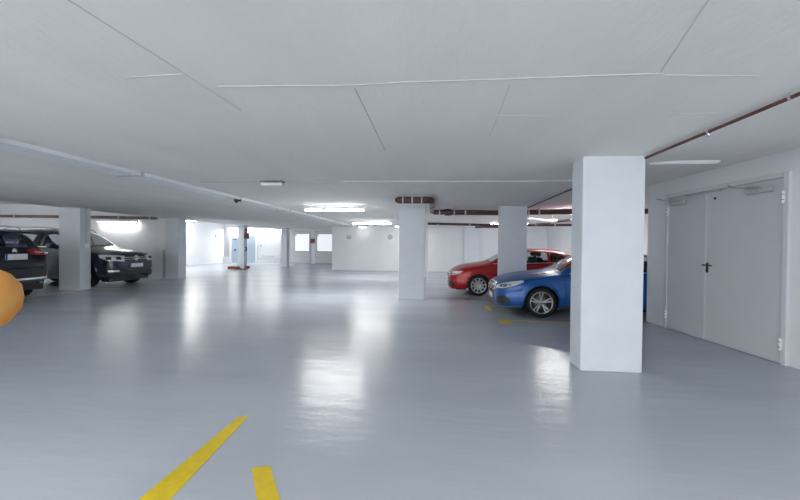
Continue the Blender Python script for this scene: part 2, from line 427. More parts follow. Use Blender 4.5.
# conduit on the column by the SUV
e = empty('cable_conduit', (-11.375, 11.0, 1.45), 0, 'grey conduit and small socket box on the side of the column by the dark SUV', 'conduit')
MB().box(0, .03, -.02, .02, .06, 1.22, .004).build('conduit_run', M['silver'], e)
MB().box(0, .07, -.05, .05, -.06, .07, .01).build('socket_box', M['white_enamel'], e)
# post on the wall
e = empty('corner_guard', (-12.05, 15.36, 0), 0, 'grey vertical guard strip on the wall left of the end column', 'guard')
MB().box(-.05, .05, -.04, .04, 0, 1.25, .008).build('guard_strip', M['grey_panel'], e)
tb = MB()
for zz in (.2, .65, 1.1): tb.mark().lathe([(.0, -.012), (.014, -.01), (.014, 0)], c=(0, -.04, zz), axis='y', n=10)
tb.build_each('bolt', M['silver'], e)

# ------------------------------------------------------------------ double door on the right wall
ang = math.atan(.075)
y_h = 5.33
door = empty('door_1', (wall_x(y_h), y_h, 0), ang, 'grey steel double door with black handle in the right wall', 'door', kind='structure')
# local: +y runs along the wall away from the camera, -x points into the garage
Wd, Hd, sp = 2.14, 2.50, 1.262
def leaf(y0, y1):
    l = MB().box(-.035, -.002, y0, y1, .018, Hd, .004)
    return l.build('door_leaf', M['door'], door)
leaf(.0, sp - .003)
leaf(sp + .003, Wd)
MB().box(-.045, -.034, sp - .022, sp + .012, .02, Hd - .01, .002).build('astragal', M['door_frame'], door)
fr = MB()
fr.box(-.05, 0, -.075, -.004, 0, Hd + .075, .005); fr.box(-.05, 0, Wd + .004, Wd + .075, 0, Hd + .075, .005)
fr.box(-.05, 0, -.004, Wd + .004, Hd + .006, Hd + .075, .005)
fr.build('door_frame', M['door_frame'], door)
for yy in (-.01, Wd + .01):
    for zz in (.27, 2.24):
        hg = MB(); hg.tube([(-.06, yy, zz - .08), (-.06, yy, zz + .08)], .013, 12); hg.box(-.055, -.03, yy - .022, yy + .022, zz - .07, zz + .07, .003)
        hh = hg.build('hinge', M['white_enamel'], door)
        kn = MB()
        for dz in (-.035, .035): kn.mark().tube([(-.06, yy, zz + dz - .004), (-.06, yy, zz + dz + .004)], .014, 12)
        kn.build_each('knuckle_ring', M['darkgrey'], hh)
hy = sp - .05
hd = MB(); hd.box(-.046, -.034, hy - .024, hy + .024, 1.14, 1.305, .006); h0 = hd.build('handle_plate', M['black'], door)
lv = MB(); lv.tube([(-.04, hy, 1.265), (-.085, hy, 1.265)], .012, 12); lv.tube([(-.082, hy + .05, 1.265), (-.082, hy - .13, 1.262)], .012, 12); lv.build('lever', M['black'], h0)
kc = MB(); kc.lathe([(0, -.058), (.014, -.056), (.016, -.046)], c=(0, hy, 1.175), axis='y', n=14)
MB().tube([(-.044, hy, 1.175), (-.06, hy, 1.175)], .015, 12).build('lock_cylinder', M['darkgrey'], h0)
for (cy, arm_y) in ((.33, .80), (Wd - .25, Wd + .20)):
    b_ = MB().box(-.10, -.034, cy - .20, cy + .16, Hd - .16, Hd - .09, .008).build('door_closer', M['silver'], door)
    a_ = MB(); a_.tube([(-.075, cy - .05, Hd - .09), (-.10, arm_y - .12, Hd - .03)], .010, 8); a_.tube([(-.10, arm_y - .12, Hd - .03), (-.30, arm_y - .25, Hd - .02)], .009, 8)
    a_.tube([(-.075, cy - .05, Hd - .11), (-.075, cy - .05, Hd - .07)], .02, 12)
    a_.build('closer_arm', M['silver'], b_)
rl = MB().box(-.075, -.035, sp - .35, sp + .42, Hd - .035, Hd - .010, .003); rl.build('selector_rail', M['grey_panel'], door)
MB().tube([(-.03, sp - .18, Hd - .14), (-.045, sp - .18, Hd - .14)], .02, 12).build('lock_cover', M['darkgrey'], door)

# ------------------------------------------------------------------ back wall doors and panels
def back_panel(x0, x1, z0, z1, name, m_, label, cat, extra=None, th=.06, kind='structure'):
    r = empty(name, ((x0 + x1) / 2, YF, 0), 0, label, cat, kind=kind)
    hw = (x1 - x0) / 2
    MB().box(-hw, hw, -th, -.001, z0, z1, .01).build('panel', M[m_], r)
    return r, hw
r, hw = back_panel(-16.98, -16.62, .5, 2.76, 'pilaster', 'grey_panel', 'grey strip pilaster in the far left corner', 'pilaster', th=.14)
MB().box(-hw - .02, hw + .02, -.30, -.001, 0, .5, .01).build('plinth', M['grey_block'], r)
r, hw = back_panel(-16.36, -14.36, .02, 2.52, 'door_2', 'blue_grey_door', 'far blue grey door behind the slim column with red foot guard', 'door')
f_ = MB(); f_.box(-hw - .22, -hw - .01, -.09, 0, 0, 2.60, .01); f_.box(hw + .01, hw + .20, -.09, 0, 0, 2.60, .01); f_.box(-hw - .22, hw + .20, -.09, 0, 2.53, 2.64, .01)
f_.build('door_frame', M['opaque_white'], r)
MB().box(-hw + .15, hw - .9, -.075, -.05, 1.92, 2.40, .006).build('upper_panel', M['grey_panel'], r)
MB().box(-hw + .12, -hw + .42, -.10, -.05, 1.88, 1.94, .01).build('door_closer', M['black'], r)
MB().box(-hw + .25, -hw + .37, -.14, -.05, .98, 1.12, .02).build('handle', M['black'], r)
MB().box(hw - .52, hw - .2, -.085, -.05, 2.12, 2.38, .006).build('notice_panel', M['grey_panel'], r)
r, hw = back_panel(-14.10, -12.2, .44, 2.60, 'door_3', 'opaque_white', 'bright white panelled opening between the blue grey door and slim column', 'door')
MB().box(-hw + .35, hw, -.09, -.05, .62, 2.45, .01).build('bright_panel', M['opaque_white'], r)
MB().box(-hw, hw, -.14, -.001, 0, .42, .01).build('sill', M['grey_block'], r)
MB().box(-hw + .30, hw - .6, -.12, -.08, .55, .61, .01).build('ledge', M['grey_panel'], r)
MB().box(-hw + .2, -hw + .27, -.12, -.05, 1.3, 1.5, .01).build('handle', M['grey_panel'], r)
for i, (x0, x1, wx0, wx1) in enumerate(((-11.5, -9.78, -11.02, -9.86), (-9.42, -7.5, -9.2, -7.6))):
    r = empty('door_%d' % (4 + i), ((x0 + x1) / 2, YF, 0), 0, ('pale grey door with bright square window, right of the slim far column', 'pale grey door with bright square window, next to the white block wall')[i], 'door', kind='structure')
    ox = (x0 + x1) / 2
    MB().box(x0 - ox, x1 - ox, -.10, -.001, .04, 2.66, .01).build('panel', M['grey_block'], r)
    wf = MB(); 
    wf.box(wx0 - ox - .05, wx0 - ox, -.13, -.09, 1.0, 2.43, .004); wf.box(wx1 - ox, wx1 - ox + .05, -.13, -.09, 1.0, 2.43, .004)
    wf.box(wx0 - ox - .05, wx1 - ox + .05, -.13, -.09, 2.38, 2.43, .004); wf.box(wx0 - ox - .05, wx1 - ox + .05, -.13, -.09, .98, 1.03, .004)
    wfo = wf.build('window_frame', M['grey_panel'], r)
    MB().box(wx0 - ox, wx1 - ox, -.115, -.095, 1.03, 2.38).build('window_pane', M['lit_window'], wfo)
    MB().box(x0 - ox, x1 - ox, -.14, -.001, 0, .10, .01).build('sill', M['grey_panel'], r)
    MB().box(wx0 - ox + .03, wx0 - ox + .12, -.16, -.11, 2.2, 2.34, .01).build('window_hinge', M['grey_panel'], r)
e = empty('fire_alarm', (-9.60, YF, 1.83), 0, 'small red alarm box on the post between the grey doors', 'alarm')
MB().box(-.16, .16, -.12, 0, -.17, .17, .02).build('alarm_box', M['dark_red'], e)
MB().lathe([(0, -.15), (.06, -.145), (.07, -.12)], axis='y', n=18).build('push_button', M['red_plastic'], e)
e = empty('wall_box', (-9.60, YF, 2.42), 0, 'small white box on the post above the red alarm', 'box')
MB().box(-.14, .14, -.12, 0, -.20, .20, .02).build('box_body', M['white_enamel'], e)
MB().box(-.11, .11, -.13, -.115, -.17, .17, .004).build('box_cover', M['opaque_white'], e)

def bulkhead(x, y, z, rz, label):
    e = empty('wall_lamp', (x, y, z), rz, label, 'lamp', 'unlit wall lamps')
    MB().lathe([(0, -.02), (.13, -.02), (.14, 0), (0, 0)], axis='y', n=24).build('base', M['grey_panel'], e)
    MB().lathe([(0, -.09), (.05, -.085), (.09, -.06), (.105, -.02)], axis='y', n=24).build('lamp_cover', M['grey_block'], e)
bulkhead(-5.14, 21.9, 2.03, 0, 'small round unlit lamp on the block wall, farther from the middle column')
bulkhead(-2.62, 21.9, 2.04, 0, 'small round unlit lamp on the block wall just left of the middle column')
bulkhead(-17.0, 27.2, 2.15, PI / 2, 'small round unlit lamp on the far left side wall')

# signal on the slim far column and the rubber guard at its foot
e = empty('signal_lamp', (-11.15, 20.72, 1.85), 0, 'red round signal above a dark box on the slim far column', 'signal')
MB().box(0, .12, -.10, .10, 0, .36, .02).build('signal_box', M['dark_red'], e)
MB().box(.0, .30, -.12, -.04, .0, .34, .02).build('signal_panel', M['signal_brown'], e)
MB().lathe([(0, -.15), (.06, -.14), (.10, -.10), (.11, -.04), (0, -.04)], c=(.12, 0, .52), axis='y', n=24).build('signal_lens', M['red_plastic'], e)
MB().box(0, .04, -.03, .03, .36, .62, .006).build('bracket', M['grey_panel'], e)
e = empty('call_point', (-11.15, 20.75, 1.25), 0, 'small dark call box on the side of the slim far column', 'box')
MB().box(0, .10, -.07, .07, -.12, .12, .02).build('box_body', M['darkgrey'], e)
MB().box(.02, .08, -.08, -.068, -.06, .06, .004).build('box_cover', M['grey_panel'], e)
e = empty('column_guard', (-11.34, 20.6, 0), 0, 'red and white rubber bumper guard around the foot of the slim far column', 'guard')
MB().box(-.62, .02, -.34, -.12, .04, .24, .03).build('bumper_block', M['dark_red'], e)
MB().box(.32, .52, -.22, .10, .08, .26, .03).build('bumper_block', M['dark_red'], e)
MB().box(-.50, -.12, -.36, -.10, .0, .05, .01).build('foot_strip', M['opaque_white'], e)
MB().box(.0, .30, -.20, -.06, .04, .11, .01).build('link_bar', M['darkgrey'], e)

# ------------------------------------------------------------------ floor markings
def stripe(poly, label, m_='yellow', grp='yellow floor lines'):
    cx = sum(p[0] for p in poly) / len(poly); cy = sum(p[1] for p in poly) / len(poly)
    o = MB().prism(poly, .0003, .003).build('floor_line', M[m_], loc=(cx, cy, 0))
    return tag(o, label, 'floor line', grp)
stripe([(-1.765, 1.75), (-1.55, 1.75), (-1.64, 3.12), (-1.725, 3.10)], 'long yellow line slanting at the lower left front of the floor')
stripe([(-.861, 1.8), (-.72, 1.83), (-1.122, 2.438), (-1.235, 2.403)], 'short yellow stub at the bottom edge right of the long line')
stripe([(-1.06, 1.6), (-.70, 1.62), (-.905, 2.116), (-1.05, 2.098)], 'near end of the short yellow stub, below the picture') if False else None
stripe([(1.62, 7.70), (4.48, 7.70), (4.48, 7.78), (1.62, 7.80)], 'faded yellow bay line beside the blue car', 'yellow_worn')
stripe([(1.38, 7.45), (1.52, 7.42), (1.66, 7.74), (1.52, 7.86), (1.36, 7.80)], 'bright yellow end mark of the bay line at the blue car')
stripe([(1.30, 8.95), (1.42, 8.92), (1.45, 9.55), (1.33, 9.60)], 'yellow mark on the floor in front of the blue car nose')
stripe([(.62, 11.0), (2.0, 10.98), (2.0, 11.05), (.62, 11.07)], 'faded yellow bay line in front of the red car', 'yellow_worn')
stripe([(-11.28, 8.0), (-11.20, 8.0), (-11.30, 10.75), (-11.38, 10.75)], 'faded yellow line between the black estate and the white column', 'yellow_worn')
stripe([(-11.35, 11.22), (-10.2, 11.32), (-10.2, 11.40), (-11.35, 11.30)], 'faded yellow line right of the column under the dark SUV nose', 'yellow_worn')


# ------------------------------------------------------------------ cars
def interp(tab):
    xs = [t[0] for t in tab]; ys = [t[1] for t in tab]; n = len(xs)
    d = [(ys[i + 1] - ys[i]) / (xs[i + 1] - xs[i]) for i in range(n - 1)]
    m_ = [d[0]] + [0 if d[i - 1] * d[i] <= 0 else 2 * d[i - 1] * d[i] / (d[i - 1] + d[i]) for i in range(1, n - 1)] + [d[-1]]
    def f(x):
        if x <= xs[0]: return ys[0]
        if x >= xs[-1]: return ys[-1]
        i = max(k for k in range(n - 1) if xs[k] <= x)
        h = xs[i + 1] - xs[i]; t = (x - xs[i]) / h
        return ((1 + 2 * t) * (1 - t) ** 2 * ys[i] + t * (1 - t) ** 2 * h * m_[i] + t * t * (3 - 2 * t) * ys[i + 1] + t * t * (t - 1) * h * m_[i + 1])
    return f


class Car:
    def __init__(s, sp, name, loc, rz, label, paint):
        s.sp = sp; s.k = sp.get('k', 1.0); s.paint = M[paint]
        s.L, s.wb, s.fo, s.R = sp['L'], sp['wb'], sp['fo'], sp['R']
        s.x0 = sp['fo'] + sp['wb'] / 2                      # local x of the nose
        for k in ('top', 'belt', 'rw', 'hw', 'zb'): setattr(s, k, interp(sp[k]))
        s.root = empty(name, loc, rz, label, 'car')
        s.zs = sp.get('zs', 1.0); s.root.scale = (1, 1, s.zs)
        s.shell()
        s.wheels()
        s.inside()
    def P(s, st, y, z): return ((s.x0 - st) * s.k, y * s.k, z * s.k)
    def arch(s, st):
        Ra = s.R + s.sp.get('gap', .045); z = 0
        for c in (s.fo, s.fo + s.wb):
            d = abs(st - c)
            if d < Ra: z = max(z, s.R + math.sqrt(Ra * Ra - d * d) if True else 0)
        return z
    def side_y(s, st, u):
        hw = s.hw(st)
        f = [(0, -.07), (.08, -.03), (.22, -.005), (.45, 0.0), (.62, -.012), (.70, -.008), (.88, -.02), (1, -.05)]
        return hw + interp(f)(u)
    def shell(s):
        sp = s.sp
        sts = set()
        n = int(s.L / .045)
        for i in range(n + 1): sts.add(round(s.L * i / n, 4))
        for v in (0, .012, .03, .05, .08, .12): sts.add(v); sts.add(round(s.L - v, 4))
        Ra = s.R + sp.get('gap', .045)
        for c in (s.fo, s.fo + s.wb):
            for q in range(0, 25):
                sts.add(round(c - Ra * math.cos(PI * q / 24) * .9999, 4))
        for a, b in sp['side_glass'] : sts.add(a); sts.add(b)
        for a, b in (sp['ws'], sp['rg']): sts.add(a); sts.add(b)
        sts = sorted(sts)
        sl = [sts[0]]
        keep = {v for ab in sp['side_glass'] for v in ab} | set(sp['ws']) | set(sp['rg'])
        for v in sts[1:]:
            if v - sl[-1] > .010 or v in keep: sl.append(v)
        s.sl = sl
        NL, NU, NC = 16, 12, 12
        rows = []
        fu = interp([(0, -.07), (.08, -.03), (.22, -.005), (.45, 0.0), (.62, -.012), (.70, -.008), (.88, -.02), (1, -.05)])
        for st in sl:
            hw, belt, top, rw, zb = s.hw(st), s.belt(st), s.top(st), s.rw(st), s.zb(st)
            za = s.arch(st); zl = max(zb, za)
            sec = []
            # arch lip pushes out slightly
            near = min(abs(st - s.fo), abs(st - s.fo - s.wb))
            flare = .018 * max(0, 1 - max(0, near - Ra * .8) / .25)
            for i in range(NL + 1):
                z = zl + (belt - zl) * (i / NL)
                u = (z - zb) / max(.01, belt - zb)
                y = hw + fu(min(1, max(0, u)))
                if za > 0:
                    dd = math.hypot(near, z - s.R) - Ra
                    y += .022 * math.exp(-(max(0, dd) / .05) ** 2)
                y += flare * .5 * (1 - u)
                sec.append((y, z))
            bw = sec[-1][0]
            drop = min(sp.get('drop', .06), max(.006, (top - belt) * .7))
            ze = top - drop; hgt = max(0, ze - belt)
            for i in range(1, NU + 1):
                t = i / NU
                y = bw + (rw - bw) * (t ** 1.15) + .03 * math.sin(PI * t) * min(1, hgt / .3)
                sec.append((y, belt + (ze - belt) * t))
            for i in range(1, NC + 1):
                t = i / NC; a = 1 - t
                sec.append((rw * a, top - drop * a ** 2.6))
            rows.append(sec)
        n = len(rows[0]); vs = []; idx = {}
        full = n * 2 - 1
        for st, sec in zip(sl, rows):
            for y, z in sec: vs.append(s.P(st, y, z))
            for y, z in sec[-2::-1]: vs.append(s.P(st, -y, z))
        body = []; ws = []; rg = []; sg = {}
        for i in range(len(sl) - 1):
            sm = (sl[i] + sl[i + 1]) / 2
            hgt = s.top(sm) - s.belt(sm)
            for j in range(full - 1):
                f = (i * full + j, i * full + j + 1, (i + 1) * full + j + 1, (i + 1) * full + j)
                jj = j if j < n - 1 else full - 2 - j
                kind = None
                if jj >= NL + NU + 1 and sp['ws'][0] <= sm <= sp['ws'][1]: kind = 'ws'
                elif jj >= NL + NU + 2 and sp['rg'][0] <= sm <= sp['rg'][1]: kind = 'rg'
                elif NL + 1 <= jj < NL + NU - 1 and hgt > .17:
                    for q, (a, b) in enumerate(sp['side_glass']):
                        if a <= sm <= b: kind = ('sg', q, j < n - 1)
                if kind == 'ws': ws.append(f)
                elif kind == 'rg': rg.append(f)
                elif kind: sg.setdefault(kind, []).append(f)
                else: body.append(f)
        # end caps
        capf = []
        for base in (0, (len(sl) - 1) * full):
            for j in range((full - 1) // 2):
                capf.append((base + j, base + j + 1, base + full - 2 - j, base + full - 1 - j))
        allf = body + ws + rg + [f for l in sg.values() for f in l] + capf
        s.bvh = BVHTree.FromPolygons([Vector(v) for v in vs], allf)
        def mk(name, fs, mat_, th=.0):
            used = sorted({i for f in fs for i in f}); mp = {a: b for b, a in enumerate(used)}
            me = bpy.data.meshes.new(name); me.from_pydata([vs[i] for i in used], [], [tuple(mp[i] for i in f) for f in fs]); me.update()
            bm = bmesh.new(); bm.from_mesh(me); bmesh.ops.remove_doubles(bm, verts=bm.verts, dist=1e-4); bmesh.ops.recalc_face_normals(bm, faces=bm.faces); bm.to_mesh(me); bm.free()
            for p in me.polygons: p.use_smooth = True
            me.materials.append(mat_)
            o = bpy.data.objects.new(name, me); COL.objects.link(o); o.parent = s.root
            if th:
                sd = o.modifiers.new('th', 'SOLIDIFY'); sd.thickness = th; sd.offset = -1
            return o
        s.body = mk('body', body + capf, s.paint)
        mk('windscreen', ws, M['glass_light'])
        mk('rear_window', rg, M[sp.get('rear_glass', 'glass')])
        for k_, fs in sg.items(): mk('side_window', fs, M[sp.get('rear_glass', 'glass') if k_[1] >= sp.get('tint_from', 9) else 'glass'])
    def patch(s, name, poly, mat_, mode='side', off=.006, th=.006, parent=None, step=.04, sym=False, side=-1):
        """2-D outline wrapped on the body. mode front/rear: (y,z); side: (s,z); diag: (a,z) across the front corner; top: (s,y)."""
        k = s.k
        if mode == 'front': d = Vector((-1, 0, 0)); r = Vector((0, 1, 0)); up = Vector((0, 0, 1)); o = Vector((s.x0 + 1, 0, 0))
        elif mode == 'rear': d = Vector((1, 0, 0)); r = Vector((0, 1, 0)); up = Vector((0, 0, 1)); o = Vector((s.x0 - s.L - 1, 0, 0))
        elif mode == 'side': d = Vector((0, -side, 0)); r = Vector((-1, 0, 0)); up = Vector((0, 0, 1)); o = Vector((s.x0, side * 3, 0))
        elif mode == 'top': d = Vector((0, 0, -1)); r = Vector((-1, 0, 0)); up = Vector((0, 1, 0)); o = Vector((s.x0, 0, 3))
        elif mode in ('diag', 'rdiag'):
            # a measured outward from the corner centre: a>0 towards the flank
            fx = 1 if mode == 'diag' else -1
            cx = s.x0 - .25 if fx > 0 else s.x0 - s.L + .25
            dirn = Vector((fx * .72, side * .69, 0)).normalized()
            d = -dirn; r = Vector((-dirn.y * side * 1.0, dirn.x * side, 0)) 
            r = Vector((-fx * abs(dirn.y), side * abs(dirn.x), 0)).normalized()
            r = Vector((-fx * .69, side * .72, 0)).normalized()
            up = Vector((0, 0, 1)); o = Vector((cx, side * (s.hw(.8) - .25), 0)) + dirn * 2
        pts = [Vector(p) for p in poly]
        # densify the outline and add a grid inside
        out = []
        for a, b in zip(pts, pts[1:] + pts[:1]):
            m_ = max(1, int((b - a).length / step))
            for i in range(m_): out.append(a.lerp(b, i / m_))
        def inside(p):
            c = False; j = len(out) - 1
            for i in range(len(out)):
                if (out[i].y > p.y) != (out[j].y > p.y) and p.x < (out[j].x - out[i].x) * (p.y - out[i].y) / (out[j].y - out[i].y) + out[i].x: c = not c
                j = i
            return c
        xs = [p.x for p in out]; ys = [p.y for p in out]; inn = []
        x = min(xs) + step / 2
        while x < max(xs):
            y = min(ys) + step / 2
            while y < max(ys):
                p = Vector((x, y))
                if inside(p) and min((p - q).length for q in out) > step * .45: inn.append(p)
                y += step
            x += step
        from mathutils.geometry import delaunay_2d_cdt
        nv = len(out)
        v2, e2, f2, *_ = delaunay_2d_cdt(out + inn, [(i, (i + 1) % nv) for i in range(nv)], [], 1, 1e-5)
        vs = []; ok = []
        for p in v2:
            q = (o + r * p.x + up * p.y) * k
            hit, nn, ix, ds = s.bvh.ray_cast(q, d)
            if hit is None: vs.append((q, None, None)); ok.append(False); continue
            if nn.dot(d) > 0: nn = -nn
            vs.append((hit, nn, None)); ok.append(True)
        mb = MB(); V = []; F = []
        mapi = {}
        for i, (h, nn, _) in enumerate(vs):
            if ok[i]: mapi[i] = len(V); V.append(h + nn * off * k)
        fl = [f for f in f2 if all(ok[i] for i in f)]
        if not fl: return None
        par = {}
        def find(a):
            while par.setdefault(a, a) != a: a = par[a]
            return a
        for f in fl:
            for i in f[1:]: par[find(i)] = find(f[0])
        grp = {}
        for f in fl: grp.setdefault(find(f[0]), []).append(f)
        fl = max(grp.values(), key=len)
        cnt = {}
        for f in fl:
            F.append([mapi[i] for i in f])
            for a, b in zip(f, f[1:] + f[:1]):
                cnt.setdefault((min(a, b), max(a, b)), []).append((a, b))
        nb = len(V); low = {}
        for key, l in cnt.items():
            if len(l) == 1:
                a, b = l[0]
                for i in (a, b):
                    if i not in low: low[i] = len(V); V.append(vs[i][0] - vs[i][1] * .004 * k)
                F.append([mapi[b], mapi[a], low[a], low[b]])
        mb.add(V, F)
        ob = mb.build(name, mat_, parent or s.body)
        if name in ('headlamp', 'bumper_trim'):
            for p in ob.data.polygons: p.use_smooth = False
        return ob
    def line(s, pts, wd, mode, mat_, name, side=-1, off=.004, parent=None):
        # a thin strip following 2-D points
        pts = [Vector(p) for p in pts]; L_ = []; R_ = []
        for i, p in enumerate(pts):
            t = (pts[min(i + 1, len(pts) - 1)] - pts[max(i - 1, 0)]).normalized(); nrm = Vector((-t.y, t.x)) * wd / 2
            L_.append(p + nrm); R_.append(p - nrm)
        return s.patch(name, L_ + R_[::-1], mat_, mode, off, parent=parent, side=side, step=.06)
    def wheels(s):
        sp = s.sp; R = s.R; k = s.k; rr = sp.get('rim', .70) * R; wd = .215
        s.wh = []
        proto = None
        for st in (s.fo, s.fo + s.wb):
            for side in (-1, 1):
                yo = (s.hw(st) - .005) * side
                root = bpy.data.objects.new('wheel', None)
                # tyre: lathe, outer face at local y=0 pointing -y
                if proto is None:
                    prof = [(rr * .98, .01), (rr * 1.0, .0), (rr * 1.04, -.004), (R * .90, -.012), (R * .965, .0), (R * .99, .02), (R, .045), (R, wd - .045), (R * .97, wd - .01), (rr, wd), (rr * .95, wd - .03), (rr * .95, .03)]
                    ty = MB().lathe([(a * k, b * k) for a, b in prof], axis='y', n=48, closed=True)
                    t_o = ty.build('wheel', M['rubber'], s.root)
                    rim = MB()
                    rim.lathe([(rr * 1.0 * k, .0), (rr * .97 * k, -.006 * k), (rr * .92 * k, .010 * k), (rr * .90 * k, .05 * k)], axis='y', n=48)
                    ns = sp['spokes']
                    for q in range(ns):
                        a0 = 2 * PI * (q + .25) / ns
                        for da in sp['split']:
                            a1 = a0 + da
                            ca, sa = math.cos(a0 + da * sp.get('root_f', .5)), math.sin(a0 + da * sp.get('root_f', .5)); cb, sb = math.cos(a1), math.sin(a1)
                            w0, w1 = sp['sw']
                            pr_ = []
                            for (rad, cx, sx, ww, yy) in ((rr * .14, ca, sa, w0, .016), (rr * .95, cb, sb, w1, .006)):
                                for e_, dy in ((-1, 0), (1, 0), (1, .035), (-1, .035)):
                                    pr_.append(((rad * cx - e_ * ww * sx) * k, (yy + dy) * k, (rad * sx + e_ * ww * cx) * k))
                            rim.add(pr_, [(0, 1, 5, 4), (1, 2, 6, 5), (2, 3, 7, 6), (3, 0, 4, 7), (0, 3, 2, 1), (4, 5, 6, 7)])
                    rim.lathe([(0, .006 * k), (rr * .13 * k, .008 * k), (rr * .21 * k, .014 * k), (rr * .22 * k, .05 * k)], axis='y', n=24)
                    rim.build('rim', M[sp.get('rim_mat', 'alloy')], t_o)
                    MB().lathe([(0, .075 * k), (rr * .62 * k, .075 * k), (rr * .62 * k, .09 * k), (0, .09 * k)], axis='y', n=32).build('brake_disc', M['disc'], t_o)
                    MB().lathe([(0, .11 * k), (rr * .93 * k, .11 * k)], axis='y', n=32).build('wheel_back', M['black'], t_o)
                    MB().lathe([(0, .002 * k), (rr * .09 * k, .004 * k), (rr * .10 * k, .012 * k)], axis='y', n=20).build('hub_cap', M['chrome'], t_o)
                    proto = t_o; o = t_o
                else:
                    o = copy_tree(proto, s.root)
                x, _, z = s.P(st, 0, R)
                o.location = (x, yo * k, z / s.zs); o.scale = (1, 1, 1 / s.zs)
                o.rotation_euler = (0, 0, 0 if side < 0 else PI)
    def inside(s):
        sp = s.sp; k = s.k; x0 = s.x0
        def bx(mb, a, b, y0, y1, z0, z1, bev=.02):
            mb.box((x0 - b) * k, (x0 - a) * k, y0 * k, y1 * k, z0 * k, z1 * k, bev)
        Ra = s.R + .05
        u = MB(); W = s.hw(1.5)
        bx(u, .20, s.fo - Ra, -W + .16, W - .16, .17, .45)
        bx(u, s.fo + Ra, s.fo + s.wb - Ra, -W + .09, W - .09, sp.get('sill', .17), .42)
        bx(u, s.fo + s.wb + Ra, s.L - .2, -W + .16, W - .16, .22, .5)
        bx(u, s.fo - Ra, s.fo + Ra, -W + .30, W - .30, .2, .7); bx(u, s.fo + s.wb - Ra, s.fo + s.wb + Ra, -W + .30, W - .30, .2, .7)
        u.build('underbody', M['black'], s.root)
        # wheel house liners
        l = MB()
        for c in (s.fo, s.fo + s.wb):
            for side in (-1, 1):
                l.mark(); v = []; f = []
                for q in range(19):
                    a = PI * q / 18
                    for yy in (W - .045, W - .34):
                        v.append(((x0 - c + (Ra - .004) * math.cos(a)) * k, side * yy * k, (s.R + (Ra - .006) * math.sin(a)) * k))
                for q in range(18): f.append((2 * q, 2 * q + 1, 2 * q + 3, 2 * q + 2))
                v.append(((x0 - c) * k, side * (W - .34) * k, s.R * k)); m_ = len(v) - 1
                for q in range(18): f.append((2 * q + 1, m_, 2 * q + 3))
                l.add(v, f)
        l.build_each('wheel_house', M['black'], s.root)
        # cabin
        b = s.belt(2.2); cab = sp['cabin']
        cb = MB(); bx(cb, cab[0], cab[1], -W + .13, W - .13, .42, b - .28); 
        bx(cb, cab[0] - .25, cab[0] + .22, -W + .17, W - .17, b - .32, b - .02)
        cb.build('dashboard', M['black'], s.root)
        st_ = MB()
        for y in (-.37, .37):
            st_.mark(); bx(st_, cab[0] + .85, cab[0] + 1.40, y - .25, y + .25, b - .5, b - .30, .05)
            bx(st_, cab[0] + 1.28, cab[0] + 1.45, y - .25, y + .25, b - .32, b + .22, .06)
            bx(st_, cab[0] + 1.33, cab[0] + 1.43, y - .13, y + .13, b + .24, b + .40, .04)
        st_.build_each('front_seat', M['carseat'], s.root)
        rs = MB(); bx(rs, cab[0] + 2.05, cab[0] + 2.25, -.62, .62, b - .4, b + .12, .05)
        for y in (-.4, .4): bx(rs, cab[0] + 2.1, cab[0] + 2.2, y - .12, y + .12, b + .14, b + .26, .03)
        rs.build('rear_seat', M['carseat'], s.root)
        sw = MB().lathe([(.175 * k, 0), (.185 * k, .012 * k), (.175 * k, .024 * k), (.165 * k, .012 * k)], c=((x0 - cab[0] - .42) * k, 0, 0), axis='x', n=24, closed=True)
        o = sw.build('steering_wheel', M['black'], s.root); o.location = (0, .37 * k, (b + .0) * k)
        if sp.get('mirrors', True):
            for side in (-1, 1):
                mx = sp['ws'][0] + .55; yw = s.hw(mx)
                mm = MB(); mm.box((x0 - mx - .10) * k, (x0 - mx + .08) * k, min(side * (yw + .01), side * (yw + .19)) * k, max(side * (yw + .01), side * (yw + .19)) * k, (b + .02) * k, (b + .16) * k, .035 * k)
                mm.box((x0 - mx - .02) * k, (x0 - mx + .04) * k, min(side * (yw - .09), side * (yw + .05)) * k, max(side * (yw - .09), side * (yw + .05)) * k, (b + .0) * k, (b + .05) * k, .01 * k)
                mo = mm.build('wing_mirror', s.paint, s.root)
                MB().box((x0 - mx - .108) * k, (x0 - mx - .10) * k, min(side * (yw + .03), side * (yw + .17)) * k, max(side * (yw + .03), side * (yw + .17)) * k, (b + .04) * k, (b + .14) * k).build('mirror_glass', M['chrome'], mo)
    def common(s):
        sp = s.sp; b0 = s.belt(1.6)
        for side in (-1, 1):
            for d in sp['doors']:
                zb = .30; s.line([(d, zb), (d, s.belt(d) - .01)], .012, 'side', M['black'], 'door_seam', side, off=.002)
            for h in sp['handles']:
                s.patch('door_handle', [(h, s.belt(h) - .13), (h + .19, s.belt(h) - .125), (h + .19, s.belt(h) - .095), (h, s.belt(h) - .10)], sp_m(sp, 'handle_mat', s.paint), 'side', off=.025, side=side)
            # rocker trim
            a, b = s.fo + s.R + .08, s.fo + s.wb - s.R - .08
            s.patch('rocker_trim', [(a, .215), (b, .215), (b, .27), (a, .27)], M['darkgrey'], 'side', off=.008, side=side, step=.12)


def sp_m(sp, key, default): return M[sp[key]] if key in sp else default


